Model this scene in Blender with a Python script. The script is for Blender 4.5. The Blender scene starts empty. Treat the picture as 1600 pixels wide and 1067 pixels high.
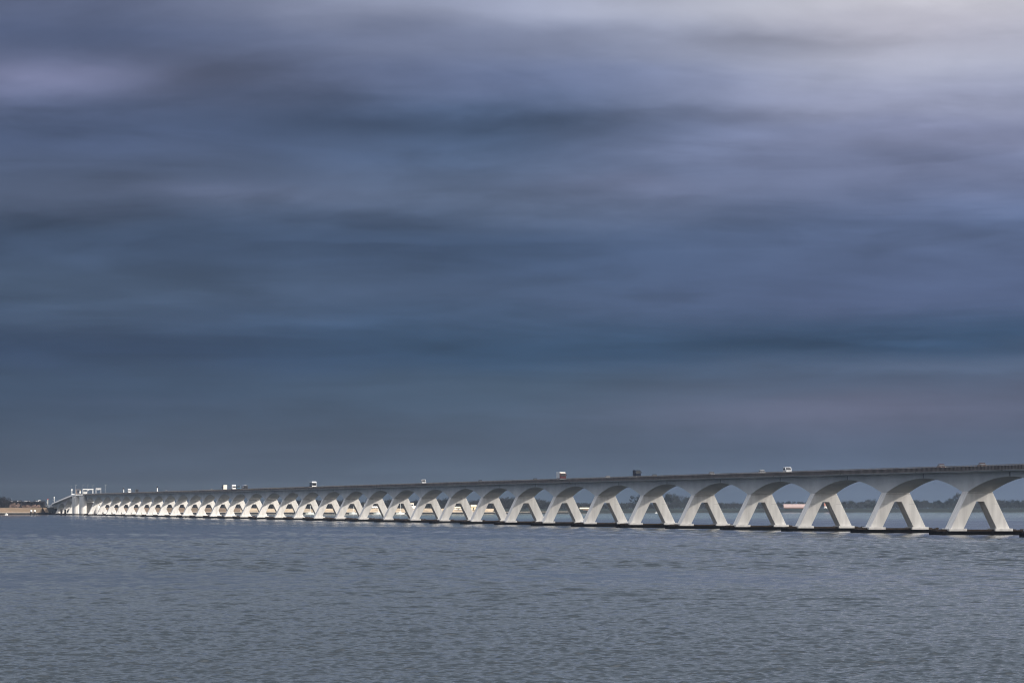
import bpy, math, random
import numpy as np
from mathutils import Vector, Matrix
random.seed(7)
R = math.radians
scene = bpy.context.scene
COL = scene.collection

# ------------------------------------------------------------------ camera
F = 7715.0                      # focal length in photo pixels (1600 wide)
HC = 7.94                       # eye height above the water
HOR = 790.8                     # row of the horizon in the photo
cd = bpy.data.cameras.new("camera")
cam = bpy.data.objects.new("camera", cd)
COL.objects.link(cam)
cam.location = (0, 0, HC)
cam.rotation_euler = (R(90), 0, 0)
cd.sensor_width = 36
cd.lens = 36 * F / 1600
cd.shift_y = (HOR - 533.5) / 1600
cd.clip_start = 1
cd.clip_end = 60000
scene.camera = cam
scene.view_settings.view_transform = 'Standard'
scene.view_settings.look = 'None'
scene.view_settings.exposure = 0
scene.view_settings.gamma = 1
scene.cycles.volume_bounces = 1
scene.cycles.max_bounces = 6
scene.cycles.use_denoising = True
scene.cycles.filter_width = 1.1

# ------------------------------------------------------------------ sun
TH = math.asin(.1632)                                   # bridge axis is turned this far to the left of the view
U = Vector((-math.sin(TH), math.cos(TH), 0))            # along the bridge, away
E = Vector((math.cos(TH), math.sin(TH), 0))             # across the bridge, to the right
SUN_EL = R(24.4)
SUN_AZ = R(40)
hz = -U * math.cos(SUN_AZ) + E * math.sin(SUN_AZ)
SDIR = Vector((hz.x * math.cos(SUN_EL), hz.y * math.cos(SUN_EL), math.sin(SUN_EL)))
sl = bpy.data.lights.new("sun", 'SUN')
sl.energy = 4.9
sl.angle = R(2.5)                     # seen through thin cloud, so shadow edges are soft
sl.color = (1, .91, .80)
sun = bpy.data.objects.new("sun", sl)
COL.objects.link(sun)
sun.location = (0, 0, 300)
sun.rotation_euler = SDIR.to_track_quat('Z', 'Y').to_euler()


def srgb(r, g, b):
    def f(c):
        c /= 255
        return c / 12.92 if c <= .04045 else ((c + .055) / 1.055) ** 2.4
    return (f(r), f(g), f(b), 1)


# ------------------------------------------------------------------ sky
class NT:
    """tiny helper for node trees"""
    def __init__(s, nt):
        s.nt = nt
        s.l = nt.links

    def n(s, t, **kw):
        o = s.nt.nodes.new(t)
        for k, v in kw.items():
            setattr(o, k, v)
        return o

    def put(s, sock, v):
        if isinstance(v, bpy.types.NodeSocket):
            s.l.new(v, sock)
        elif v is not None:
            sock.default_value = v

    def m(s, op, a, b=None, c=None, clamp=False):
        o = s.n('ShaderNodeMath', operation=op)
        o.use_clamp = clamp
        for i, v in enumerate((a, b, c)):
            s.put(o.inputs[i], v)
        return o.outputs[0]

    def mix(s, f, a, b, blend='MIX'):
        o = s.n('ShaderNodeMix', data_type='RGBA', blend_type=blend)
        s.put(o.inputs[0], f)
        s.put(o.inputs[6], a)
        s.put(o.inputs[7], b)
        return o.outputs[2]

    def ramp(s, f, els, interp='LINEAR'):
        o = s.n('ShaderNodeValToRGB')
        cr = o.color_ramp
        cr.interpolation = interp
        while len(cr.elements) < len(els):
            cr.elements.new(.5)
        for e, (p, c) in zip(cr.elements, els):
            e.position = p
            e.color = c
        s.put(o.inputs[0], f)
        return o.outputs[0]

    def smooth(s, x, a, b):
        o = s.n('ShaderNodeMapRange', interpolation_type='SMOOTHSTEP')
        s.put(o.inputs[0], x)
        o.inputs[1].default_value = a
        o.inputs[2].default_value = b
        return o.outputs[0]


w = bpy.data.worlds.new("World")
scene.world = w
w.use_nodes = True
w.node_tree.nodes.clear()
N = NT(w.node_tree)
sky = N.n('ShaderNodeTexSky', sky_type='NISHITA')
sky.sun_disc = False
sky.sun_elevation = SUN_EL
sky.sun_rotation = math.atan2(SDIR.x, SDIR.y)
geo = N.n('ShaderNodeTexCoord')
sep = N.n('ShaderNodeSeparateXYZ')
N.l.new(geo.outputs['Generated'], sep.inputs[0])
X, Y, Z = sep.outputs
hl = N.m('SQRT', N.m('ADD', N.m('MULTIPLY', X, X), N.m('MULTIPLY', Y, Y)))
az = N.m('ARCTAN2', X, Y)
el = N.m('ARCTAN2', Z, hl)
A_ = N.m('MULTIPLY', az, F / 1600)                      # 1 unit = 11.9 degrees of compass
V0 = N.m('MULTIPLY', el, F / HOR)                       # 1 unit = 5.9 degrees of height
# cloud layers drift almost level: stretched noise, gently bent by a second noise
cmb = N.n('ShaderNodeCombineXYZ')
N.put(cmb.inputs[0], N.m('MULTIPLY', A_, 1.6))
N.put(cmb.inputs[1], N.m('MULTIPLY', N.m('ADD', V0, N.m('MULTIPLY', A_, .05)), 4.2))


def fbm(vec, scale, detail, seed, rough=.55, dist=0.0):
    o = N.n('ShaderNodeTexNoise', noise_dimensions='4D')
    N.l.new(vec, o.inputs['Vector'])
    o.inputs['W'].default_value = seed
    o.inputs['Scale'].default_value = scale
    o.inputs['Detail'].default_value = detail
    o.inputs['Roughness'].default_value = rough
    o.inputs['Distortion'].default_value = dist
    return N.m('SUBTRACT', o.outputs[0], .5)


n_big = fbm(cmb.outputs[0], 1.3, 3, 3.1, .5, .3)
n_mid = fbm(cmb.outputs[0], 2.6, 6, 8.7, .52, .5)
cm2 = N.n('ShaderNodeCombineXYZ')
N.put(cm2.inputs[0], N.m('MULTIPLY', A_, 3.2))
N.put(cm2.inputs[1], N.m('MULTIPLY', V0, 6.5))
n_fin = fbm(cm2.outputs[0], 2.2, 7, 1.3, .56, .4)
cm3 = N.n('ShaderNodeCombineXYZ')                        # thin level sheets, closer together towards the horizon
N.put(cm3.inputs[0], N.m('MULTIPLY', A_, 2.2))
N.put(cm3.inputs[1], N.m('MULTIPLY', N.m('LOGARITHM', N.m('ADD', N.m('MAXIMUM', V0, 0.0), .22), 2.718), 5.5))
n_str = fbm(cm3.outputs[0], 2.0, 5, 5.9, .5, .6)
n_ed = N.m('SUBTRACT', N.smooth(fbm(cm3.outputs[0], 1.1, 6, 12.4, .55, .9), -.10, .06), .5)   # sheets with a crisper edge
V = N.m('ADD', V0, N.m('MULTIPLY', N.smooth(V0, 0, .3), N.m('ADD', N.m('MULTIPLY', n_big, .09), N.m('MULTIPLY', n_mid, .08))))
Uc = N.m('ADD', N.m('ADD', A_, .5), N.m('MULTIPLY', n_big, .16))
SC = 2.6
f = N.m('DIVIDE', V, SC, clamp=True)


def col(stops):
    up = [(1.25, (149, 157, 173)), (1.7, (157, 164, 179)), (2.5, (161, 167, 182))]
    return N.ramp(f, [(p / SC, srgb(*c)) for p, c in stops + up], 'EASE')


left = col([(0, (78, 88, 104)), (.10, (77, 89, 108)), (.24, (66, 83, 108)), (.30, (62, 80, 110)), (.42, (72, 88, 114)),
            (.52, (68, 84, 112)), (.62, (82, 93, 119)), (.74, (76, 88, 118)), (.85, (96, 103, 131)), (.93, (87, 97, 128)), (1.0, (96, 104, 133))])
mid = col([(0, (84, 97, 117)), (.12, (81, 94, 114)), (.22, (76, 94, 117)), (.31, (62, 87, 118)), (.42, (75, 92, 122)),
           (.50, (71, 89, 120)), (.62, (90, 103, 130)), (.74, (80, 98, 130)), (.84, (104, 115, 148)), (.92, (130, 137, 166)), (1.0, (160, 164, 189))])
right = col([(0, (108, 121, 146)), (.05, (100, 112, 137)), (.10, (90, 102, 126)), (.20, (96, 103, 127)), (.27, (84, 98, 124)), (.325, (62, 86, 118)),
             (.42, (82, 95, 128)), (.54, (92, 106, 140)), (.66, (122, 129, 161)), (.73, (135, 139, 169)), (.80, (156, 158, 184)), (.90, (180, 180, 198)), (1.0, (206, 204, 215))])
c1 = N.mix(N.smooth(Uc, .08, .55), left, mid)
amp_ = N.m('SUBTRACT', 1.0, N.m('MULTIPLY', N.smooth(V0, .70, .95), .5))
c2 = N.mix(N.smooth(Uc, .45, .92), c1, right)
# brightness of the broken cloud layers
cm4 = N.n('ShaderNodeCombineXYZ')                        # softer tufts higher up, where the sheets are seen less edge-on
N.put(cm4.inputs[0], N.m('MULTIPLY', A_, 7.0))
N.put(cm4.inputs[1], N.m('MULTIPLY', V0, 8.0))
n_flu = N.m('MULTIPLY', fbm(cm4.outputs[0], 1.0, 8, 21.5, .58, .5), N.smooth(V0, .35, .95))
br = N.m('ADD', .95, N.m('ADD', N.m('MULTIPLY', n_mid, .36), N.m('ADD', N.m('MULTIPLY', n_fin, .38), N.m('MULTIPLY', n_flu, .50))))
br = N.m('ADD', br, N.m('ADD', N.m('MULTIPLY', n_str, N.m('MULTIPLY', N.smooth(V0, -.15, .5), .60)), N.m('MULTIPLY', n_ed, N.m('MULTIPLY', N.smooth(V0, .15, .45), .17))))
br = N.m('ADD', .96, N.m('MULTIPLY', N.m('SUBTRACT', br, .95), amp_))


def blob(px, py, sx, sy, amp):
    """a thicker or thinner patch of cloud at a compass bearing and height"""
    a0, v0 = (px - 800) / 1600, (HOR - py) / HOR
    da = N.m('DIVIDE', N.m('SUBTRACT', N.m('ADD', A_, N.m('MULTIPLY', n_mid, .12)), a0), sx / 1600)
    dv = N.m('DIVIDE', N.m('SUBTRACT', N.m('ADD', V0, N.m('ADD', N.m('MULTIPLY', n_mid, .05), N.m('MULTIPLY', n_fin, .05))), v0), sy / HOR)
    e = N.m('EXPONENT', N.m('MULTIPLY', N.m('ADD', N.m('MULTIPLY', da, da), N.m('MULTIPLY', dv, dv)), -1.0))
    return N.m('MULTIPLY', e, amp)


for b in ((70, 125, 170, 34, .60), (230, 85, 120, 24, -.20), (340, 122, 130, 26, -.24), (460, 166, 130, 26, -.24), (600, 200, 190, 22, -.32),
          (700, 268, 220, 34, .20), (340, 296, 110, 13, .30), (60, 348, 180, 24, -.22), (700, 362, 260, 10, -.10), (1130, 222, 130, 22, .28),
          (830, 195, 160, 26, -.20), (1080, 182, 240, 12, -.16), (500, 505, 160, 9, .20), (1180, 645, 260, 20, .18), (640, 545, 700, 34, -.12),
          (1400, 542, 360, 13, -.22), (1380, 572, 340, 8, .12), (1560, 330, 150, 30, .10), (960, 292, 120, 13, .12), (1540, 130, 120, 30, .12), (1250, 66, 260, 13, -.16),
          (960, 35, 130, 30, .12), (1120, 110, 180, 22, .12), (200, 630, 160, 10, .10), (820, 640, 200, 14, .08), (1500, 205, 200, 20, .08), (120, 420, 300, 12, -.08)):
    br = N.m('ADD', br, blob(*b))
br = N.m('MAXIMUM', br, .35)
clouds = N.mix(1.0, N.mix(1.0, c2, (.945, .99, 1.0, 1), 'MULTIPLY'), br, 'MULTIPLY')
tint = 0.0                                               # low sun warms the thinner cloud here and there
for b in ((70, 125, 190, 36, .9), (340, 298, 170, 18, .6), (1200, 645, 330, 24, .8), (960, 292, 150, 16, .5), (1450, 40, 300, 50, .4), (230, 630, 180, 12, .4)):
    tint = N.m('ADD', blob(*b), tint)
clouds = N.mix(N.m('MINIMUM', tint, 1.0), clouds, N.mix(1.0, clouds, (1.13, 1.02, 1.0, 1), 'MULTIPLY'))
bgc = N.n('ShaderNodeVectorMath', operation='SCALE')
N.l.new(clouds, bgc.inputs[0])
bgc.inputs['Scale'].default_value = 10.0
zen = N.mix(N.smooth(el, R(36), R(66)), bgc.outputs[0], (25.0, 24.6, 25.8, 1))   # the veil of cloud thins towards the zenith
# the bright, thinly veiled part of the sky round the sun, behind the camera
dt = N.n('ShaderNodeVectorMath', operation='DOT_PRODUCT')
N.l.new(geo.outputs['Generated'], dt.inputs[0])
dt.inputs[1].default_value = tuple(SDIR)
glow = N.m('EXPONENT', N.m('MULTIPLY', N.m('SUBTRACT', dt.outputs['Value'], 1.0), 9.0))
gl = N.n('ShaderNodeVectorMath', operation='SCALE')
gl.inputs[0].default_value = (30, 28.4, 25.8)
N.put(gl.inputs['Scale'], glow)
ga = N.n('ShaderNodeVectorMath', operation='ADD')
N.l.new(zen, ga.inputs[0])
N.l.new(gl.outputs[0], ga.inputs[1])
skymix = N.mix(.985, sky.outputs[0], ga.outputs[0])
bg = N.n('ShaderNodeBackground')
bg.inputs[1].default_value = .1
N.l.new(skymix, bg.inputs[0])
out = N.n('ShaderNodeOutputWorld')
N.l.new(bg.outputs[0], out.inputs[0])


# ------------------------------------------------------------------ materials
def mat(name, c, rough=.7, var=.0, scale=1.0, metal=0.0, spec=.5, c2=None, detail=4, stretch=None, bump=0.0, coat=0):
    m = bpy.data.materials.new(name)
    m.use_nodes = True
    t = NT(m.node_tree)
    p = m.node_tree.nodes['Principled BSDF']
    p.inputs['Roughness'].default_value = rough
    p.inputs['Metallic'].default_value = metal
    p.inputs['Specular IOR Level'].default_value = spec
    p.inputs['Coat Weight'].default_value = coat
    c = tuple(c) + ((1,) if len(c) == 3 else ())
    if var or c2:
        tc = t.n('ShaderNodeTexCoord')
        mp = t.n('ShaderNodeMapping')
        t.l.new(tc.outputs['Object'], mp.inputs[0])
        if stretch:
            mp.inputs['Scale'].default_value = stretch
        nz = t.n('ShaderNodeTexNoise')
        nz.inputs['Scale'].default_value = scale
        nz.inputs['Detail'].default_value = detail
        t.l.new(mp.outputs[0], nz.inputs[0])
        oi = t.n('ShaderNodeObjectInfo')               # no two piers or spans weather alike
        cx = t.n('ShaderNodeCombineXYZ')
        t.put(cx.inputs[0], t.m('MULTIPLY', oi.outputs['Random'], 91.0))
        t.put(cx.inputs[1], t.m('MULTIPLY', oi.outputs['Random'], 37.0))
        t.l.new(cx.outputs[0], mp.inputs['Location'])
        if c2:
            a, b = c, tuple(c2) + (1,)
        else:
            a = tuple(x * (1 - var) for x in c[:3]) + (1,)
            b = tuple(min(1, x * (1 + var)) for x in c[:3]) + (1,)
        t.l.new(t.ramp(nz.outputs[0], [(.32, a), (.68, b)]), p.inputs['Base Color'])
        if bump:
            bp = t.n('ShaderNodeBump')
            bp.inputs['Strength'].default_value = bump
            t.l.new(nz.outputs[0], bp.inputs['Height'])
            t.l.new(bp.outputs[0], p.inputs['Normal'])
    else:
        p.inputs['Base Color'].default_value = c
    return m


M = {
    'concrete': mat('pale_concrete', (.66, .645, .62), .85, .13, .75, stretch=(1, 1, .13), detail=6),
    'girder': mat('girder_concrete', (.62, .625, .62), .85, .10, .16, stretch=(1, .6, 1)),
    'seam_recess_shade': mat('casting_seam', (.40, .39, .37), .9),
    'cap': mat('wet_mussel_black', (.005, .0045, .004), 1, .5, .8, spec=0),
    'captop': mat('algae_brown_concrete', (.05, .038, .030), 1, .4, .7, spec=.1),
    'asphalt': mat('asphalt', (.05, .05, .05), .9, .2, .6),
    'rail': mat('painted_rail_steel', (.24, .22, .21), .6, .25, .12),
    'screen': mat('dark_barrier_steel', (.030, .024, .024), .7, .35, .15),
    'whitesteel': mat('white_painted_steel', (.78, .78, .76), .5, .05, .5),
    'steel': mat('grey_galvanised_steel', (.36, .37, .38), .5, .1, .8),
    'darksteel': mat('dark_bridge_steel', (.07, .075, .08), .5, .2, .5),
    'redpaint': mat('red_oxide_paint', (.35, .06, .04), .5, .1, .8),
    'rust': mat('rusty_machinery', (.28, .20, .14), .7, .3, .8),
    'white': mat('white_vehicle_paint', (.80, .80, .79), .3, coat=.5),
    'cream': mat('cream_box_panels', (.78, .74, .62), .5, .04, .7),
    'navy': mat('navy_vehicle_paint', (.006, .012, .030), .5, spec=.25),
    'maroon': mat('maroon_vehicle_paint', (.09, .011, .015), .4, coat=.5),
    'red': mat('red_vehicle_paint', (.10, .014, .014), .5),
    'grey': mat('grey_vehicle_paint', (.22, .22, .23), .3, coat=.5),
    'black': mat('black_vehicle_paint', (.015, .015, .018), .3, coat=.5),
    'blue': mat('blue_vehicle_paint', (.05, .11, .17), .3, coat=.5),
    'chrome': mat('polished_tank', (.75, .76, .78), .22, metal=1),
    'glass': mat('dark_window_glass', (.010, .012, .016), .08),
    'tyre': mat('tyre_rubber', (.015, .015, .015), .9),
    'rim': mat('wheel_rim', (.5, .5, .5), .4, metal=.8),
    'lamp': mat('lamp_glass', (.7, .7, .66), .2),
    'tan': mat('reed_brown_grass', (.20, .142, .10), .95, .0, .05, c2=(.125, .098, .066), detail=6, spec=0),
    'sand': mat('pale_dune_sand', (.46, .37, .26), .95, 0, .06, c2=(.30, .24, .17), detail=6, spec=0),
    'green': mat('shaded_winter_grass', (.026, .031, .030), .95, 0, .04, c2=(.018, .022, .022), detail=6, spec=0),  # darker than the grass itself: the shade on these banks is put into the colour
    'stone': mat('basalt_revetment', (.022, .022, .022), .85, .4, .4, spec=0),
    'path': mat('pale_dyke_path', (.34, .29, .235), .9, .1, .2, spec=0),
    'field': mat('winter_field', (.06, .062, .045), .95, 0, .01, c2=(.04, .036, .03), spec=0),
    'bark': mat('winter_bark', (.05, .042, .036), .95, .3, .8),
    'twig': mat('bare_twigs', (.016, .017, .020), 1, 0, .35, c2=(.028, .027, .028), spec=0),
    'twigpale': mat('pale_willow_twigs', (.30, .20, .16), .95, 0, .5, c2=(.20, .14, .11)),
    'brick': mat('farm_brick', (.25, .14, .10), .9, .2, .8),
    'plaster': mat('white_plaster', (.78, .76, .72), .8, .05, .6),
    'roofpink': mat('sunfaded_roof_tiles', (.36, .265, .245), .8, .08, .4),
    'rooftile': mat('red_roof_tiles', (.28, .10, .06), .8, .15, .6),
    'roofcream': mat('pale_sheet_roof', (.72, .64, .44), .7, .08, .5),
    'wood': mat('tarred_timber', (.012, .010, .009), .85, .4, .9),
}


# ------------------------------------------------------------------ mesh helpers
class MB:
    def __init__(s):
        s.v, s.f = [], []

    def add(s, vs, fs):
        b = len(s.v)
        s.v += [tuple(v) for v in vs]
        s.f += [tuple(b + i for i in q) for q in fs]
        return s

    def box(s, x0, x1, y0, y1, z0, z1):
        return s.add([(x0, y0, z0), (x1, y0, z0), (x1, y1, z0), (x0, y1, z0), (x0, y0, z1), (x1, y0, z1), (x1, y1, z1), (x0, y1, z1)],
                     [(0, 3, 2, 1), (4, 5, 6, 7), (0, 1, 5, 4), (1, 2, 6, 5), (2, 3, 7, 6), (3, 0, 4, 7)])

    def prism_y(s, poly, y0, y1):
        """polygon in x,z (counter-clockwise seen from -y) pushed along y"""
        n = len(poly)
        vs = [(x, y0, z) for x, z in poly] + [(x, y1, z) for x, z in poly]
        fs = [tuple(range(n)), tuple(range(2 * n - 1, n - 1, -1))]
        fs += [(i, i + n, (i + 1) % n + n, (i + 1) % n) for i in range(n)]
        return s.add(vs, fs)

    def prism_x(s, poly, x0, x1):
        n = len(poly)
        vs = [(x0, y, z) for y, z in poly] + [(x1, y, z) for y, z in poly]
        fs = [tuple(range(n - 1, -1, -1)), tuple(range(n, 2 * n))]
        fs += [((i + 1) % n, (i + 1) % n + n, i + n, i) for i in range(n)]
        return s.add(vs, fs)

    def tube(s, p, q, r0, r1=None, n=8):
        r1 = r0 if r1 is None else r1
        p, q = Vector(p), Vector(q)
        d = (q - p).normalized()
        a = d.orthogonal().normalized()
        b = d.cross(a)
        vs = []
        for c, r in ((p, r0), (q, r1)):
            for i in range(n):
                t = 2 * math.pi * i / n
                vs.append(c + a * r * math.cos(t) + b * r * math.sin(t))
        fs = [(i, (i + 1) % n, (i + 1) % n + n, i + n) for i in range(n)]
        fs += [tuple(range(n - 1, -1, -1)), tuple(range(n, 2 * n))]
        return s.add(vs, fs)

    def mesh(s, name, smooth=False):
        m = bpy.data.meshes.new(name)
        m.from_pydata(s.v, [], s.f)
        m.validate()
        if smooth:
            m.polygons.foreach_set('use_smooth', [True] * len(m.polygons))
        m.update()
        return m


def link(name, mesh, material, parent=None, loc=None, bevel=0.0):
    o = bpy.data.objects.new(name, mesh)
    COL.objects.link(o)
    if material and not mesh.materials:
        mesh.materials.append(M[material] if isinstance(material, str) else material)
    if parent:
        o.parent = parent
    if loc:
        o.location = loc
    if bevel:
        b = o.modifiers.new('bevel', 'BEVEL')
        b.width = bevel
        b.segments = 2
        b.limit_method = 'ANGLE'
    return o


def part(name, mb, material, parent, smooth=False, bevel=0.0):
    return link(name, mb.mesh(name, smooth), material, parent, bevel=bevel)


def tag(o, label, cat, group=None):
    o['label'] = label
    o['category'] = cat
    if group:
        o['group'] = group
    return o


def thing(name, label, cat, loc=(0, 0, 0), rz=0.0, group=None):
    o = bpy.data.objects.new(name, None)
    COL.objects.link(o)
    o.location = loc
    o.rotation_euler = (0, 0, rz)
    o.empty_display_size = .5
    return tag(o, label, cat, group)


def struct(name, mb, material, kind='structure'):
    o = link(name, mb if isinstance(mb, bpy.types.Mesh) else mb.mesh(name), material)
    o['kind'] = kind
    return o


def copy_tree(o, parent=None):
    c = o.copy()
    COL.objects.link(c)
    c.parent = parent
    for ch in list(o.children):
        copy_tree(ch, c)
    return c


def at(px, Yd):
    """ground point that lies at this bearing, Yd metres out"""
    return (px - 800) / F * Yd


# ------------------------------------------------------------------ water
def make_water():
    rng = np.random.default_rng(11)
    fr = lambda d: np.interp(np.log(d), np.log([165, 420, 700, 1500, 7000]), [.0006, .0006, .0009, .0012, .0019])
    r = [165.0]
    while r[-1] < 7400:
        r.append(r[-1] * (1 + float(fr(r[-1]))))
    r = np.array(r)
    HALF = .30
    a = np.concatenate([np.linspace(-HALF, -.111, 170)[:-1], np.linspace(-.111, .111, 900), np.linspace(.111, HALF, 170)[1:]])   # finest straight ahead
    rr, aa = np.meshgrid(r, a, indexing='ij')
    x = (rr * np.sin(aa)).astype(np.float32)
    y = (rr * np.cos(aa)).astype(np.float32)
    z = np.zeros_like(x)
    dx = np.zeros_like(x)
    dy = np.zeros_like(x)
    cell = (rr * fr(rr)).astype(np.float32)
    lam = np.concatenate([np.geomspace(.32, 1.6, 54), np.geomspace(2.2, 6, 30), np.geomspace(6.5, 14, 12), np.geomspace(16, 60, 10)])
    # gusts: the chop is livelier in some patches than in others
    g = np.zeros_like(x)
    for i in range(14):
        L = rng.uniform(40, 420)
        t = rng.uniform(0, math.pi)
        g += np.sin(2 * math.pi / L * (x * math.cos(t) + y * math.sin(t) * .5) + rng.uniform(0, 6.28))
    g = 1 + .30 * np.clip(g / 2.6, -1.6, 1.8)
    for L in lam:
        k = 2 * math.pi / L
        th = R(98) + rng.normal(0, R(36))                 # the wind drives the waves roughly along the view
        slope = .044 if L < .9 else .026 if L < 2.15 else (.030 if L < 6.2 else (.008 if L < 15 else .004))
        amp = slope / k * rng.uniform(.7, 1.3)
        ph = np.float32(k * math.cos(th)) * x + np.float32(k * math.sin(th)) * y + np.float32(rng.uniform(0, 6.28))
        keep = np.clip((L / cell - 2.2) / 2.0, 0, 1)
        if 2.15 < L < 6.2:
            keep = keep * np.clip(.12 + (rr - 230) / 520, .12, 1.45)      # livelier out in the tideway
        s = np.sin(ph)
        z += amp * keep * (s + .34 * (s * s - .5))         # crests sharper than troughs
        c = np.cos(ph) * (amp * keep * .9)
        dx += c * np.float32(math.cos(th))
        dy += c * np.float32(math.sin(th))
    z *= g
    edge = np.clip((HALF - np.abs(aa)) / .02, 0, 1) * np.clip((rr - 165) / 8, 0, 1)
    z = z * edge + (1 - edge) * -.25
    x = x + dx * edge
    y = y + dy * edge
    nv = x.size
    co = np.stack([x.ravel(), y.ravel(), z.ravel()], 1).astype(np.float32)
    R_, C_ = x.shape
    i = np.arange(nv).reshape(R_, C_)
    q = np.stack([i[:-1, :-1], i[:-1, 1:], i[1:, 1:], i[1:, :-1]], -1).reshape(-1, 4)
    # the rest of the estuary, level, round the livelier fan
    S = 8000
    co = np.vstack([co, np.array([(-S, -1500, -.3), (S, -1500, -.3), (S, 8600, -.3), (-S, 8600, -.3)], np.float32)])
    q = np.vstack([q, [[nv, nv + 1, nv + 2, nv + 3]]])
    m = bpy.data.meshes.new('water')
    m.vertices.add(len(co))
    m.vertices.foreach_set('co', co.ravel())
    m.loops.add(q.size)
    m.loops.foreach_set('vertex_index', q.ravel().astype(np.int32))
    m.polygons.add(len(q))
    m.polygons.foreach_set('loop_start', np.arange(0, q.size, 4, dtype=np.int32))
    m.polygons.foreach_set('use_smooth', np.ones(len(q), bool))
    m.update(calc_edges=True)
    mt = bpy.data.materials.new('estuary_water')
    mt.use_nodes = True
    t = NT(mt.node_tree)
    p = mt.node_tree.nodes['Principled BSDF']
    p.inputs['Roughness'].default_value = .03
    p.inputs['IOR'].default_value = 1.333
    tc = t.n('ShaderNodeTexCoord')
    mp = t.n('ShaderNodeMapping')
    mp.inputs['Scale'].default_value = (1, 2.0, 1)
    t.l.new(tc.outputs['Object'], mp.inputs[0])
    nz = t.n('ShaderNodeTexNoise')
    nz.inputs['Scale'].default_value = 2.2
    nz.inputs['Detail'].default_value = 5
    t.l.new(mp.outputs[0], nz.inputs[0])
    bp = t.n('ShaderNodeBump')
    bp.inputs['Strength'].default_value = .45
    bp.inputs['Distance'].default_value = .10
    t.l.new(nz.outputs[0], bp.inputs['Height'])
    t.l.new(bp.outputs[0], p.inputs['Normal'])
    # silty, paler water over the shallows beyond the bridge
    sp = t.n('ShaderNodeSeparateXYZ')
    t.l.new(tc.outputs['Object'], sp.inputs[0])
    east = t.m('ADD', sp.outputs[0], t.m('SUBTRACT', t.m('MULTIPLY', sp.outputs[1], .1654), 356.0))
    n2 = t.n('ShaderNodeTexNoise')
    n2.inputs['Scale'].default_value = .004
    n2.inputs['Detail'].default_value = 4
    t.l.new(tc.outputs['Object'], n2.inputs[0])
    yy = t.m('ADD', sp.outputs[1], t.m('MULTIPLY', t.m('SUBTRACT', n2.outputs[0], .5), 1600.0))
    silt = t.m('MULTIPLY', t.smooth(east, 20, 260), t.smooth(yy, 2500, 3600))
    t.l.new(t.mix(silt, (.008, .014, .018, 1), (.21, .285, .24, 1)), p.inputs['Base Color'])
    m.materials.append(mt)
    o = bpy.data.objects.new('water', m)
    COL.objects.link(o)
    o['kind'] = 'structure'


make_water()

# ------------------------------------------------------------------ far shore
SHORE = [(-260, 4500), (-60, 4560), (58, 4640), (68, 4760), (84, 4940), (110, 4965), (300, 4970), (500, 4990), (740, 5060), (880, 5460), (1020, 6050), (1200, 6640), (1420, 6680), (1640, 6700), (2000, 6800)]


def shore_y(px):
    for (a, ya), (b, yb) in zip(SHORE, SHORE[1:]):
        if px <= b:
            t = (px - a) / (b - a)
            t = t * t * (3 - 2 * t) * .5 + t * .5
            return ya + (yb - ya) * t
    return SHORE[-1][1]


def crest(px):
    pts = [(-300, 6.6), (120, 6.6), (360, 6.2), (430, 5.4), (640, 5.6), (800, 5.2), (900, 5.0), (1100, 5.2), (2000, 5.4)]
    for (a, za), (b, zb) in zip(pts, pts[1:]):
        if px <= b:
            return za + (zb - za) * max(0, (px - a) / (b - a))
    return 5.4


def strip(p0, p1, step, prof, wob=0.0):
    """a band along the shore: prof = list of (metres inland, height or function of bearing)"""
    mb = MB()
    rows = []
    n = max(2, int((p1 - p0) / step) + 1)
    rg = random.Random(int(p0 * 3 + prof[0][0] * 7))
    for i in range(n):
        px = p0 + (p1 - p0) * i / (n - 1)
        y0 = shore_y(px)
        row = []
        for j, (d, zz) in enumerate(prof):
            z = zz(px) if callable(zz) else zz
            if wob and 0 < j < len(prof) - 1:
                z += rg.uniform(-wob, wob)
            row.append((at(px, y0) + d * .03, y0 + d, z))
        rows.append(row)
    k = len(prof)
    vs = [v for r_ in rows for v in r_]
    fs = [(i * k + j, (i + 1) * k + j, (i + 1) * k + j + 1, i * k + j + 1) for i in range(n - 1) for j in range(k - 1)]
    return mb.add(vs, fs)


struct('shore_revetment', strip(-260, 2000, 5, [(-5, -.8), (0, .1), (4, .8), (7, 1.5), (9, 1.8)], .10), 'stone')
struct('shore_path', strip(-260, 900, 5, [(9, 1.804), (9.4, 2.1), (14, 2.3), (15, 2.3)]), 'path')
struct('beach', strip(900, 2000, 20, [(9, 1.804), (9.4, 1.95), (14, 2.0), (15, 2.0)]), 'green')


def dyke(name, p0, p1, m_, wob):
    c = lambda f_: (lambda px: 2.2 + (crest(px) - 2.2) * f_)
    struct(name, strip(p0, p1, 6, [(15, 1.9), (17, c(.12)), (24, c(.42)), (32, c(.75)), (38, c(.97)), (41, c(1)), (44, c(1)), (60, 2.4), (64, 2.2)], wob), m_)


dyke('dyke_left', -260, 64, 'tan', .18)
dyke('dyke_end', 64, 98, 'green', .18)  # dark stretch cut in to carry the shade beside the ramp
dyke('dyke_far', 98, 372, 'tan', .18)
dyke('dyke_middle', 372, 770, 'sand', .42)
dyke('dyke_right', 770, 2000, 'green', .12)
struct('land', strip(-260, 2000, 60, [(64, 2.2), (600, 2.3), (1800, 3)]), 'field')

# ------------------------------------------------------------------ the bridge
SPAN = 95.0
ORG = Vector((129.55, 1374.9, 0))
bridge = thing('bridge', 'long white concrete bridge on A shaped piers crossing the water to the far shore', 'bridge', ORG, TH)


def bw(e, y, z=0.0):
    """bridge coordinates (across, along, up) to the world"""
    return ORG + E * e + U * y + Vector((0, 0, z))


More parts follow.
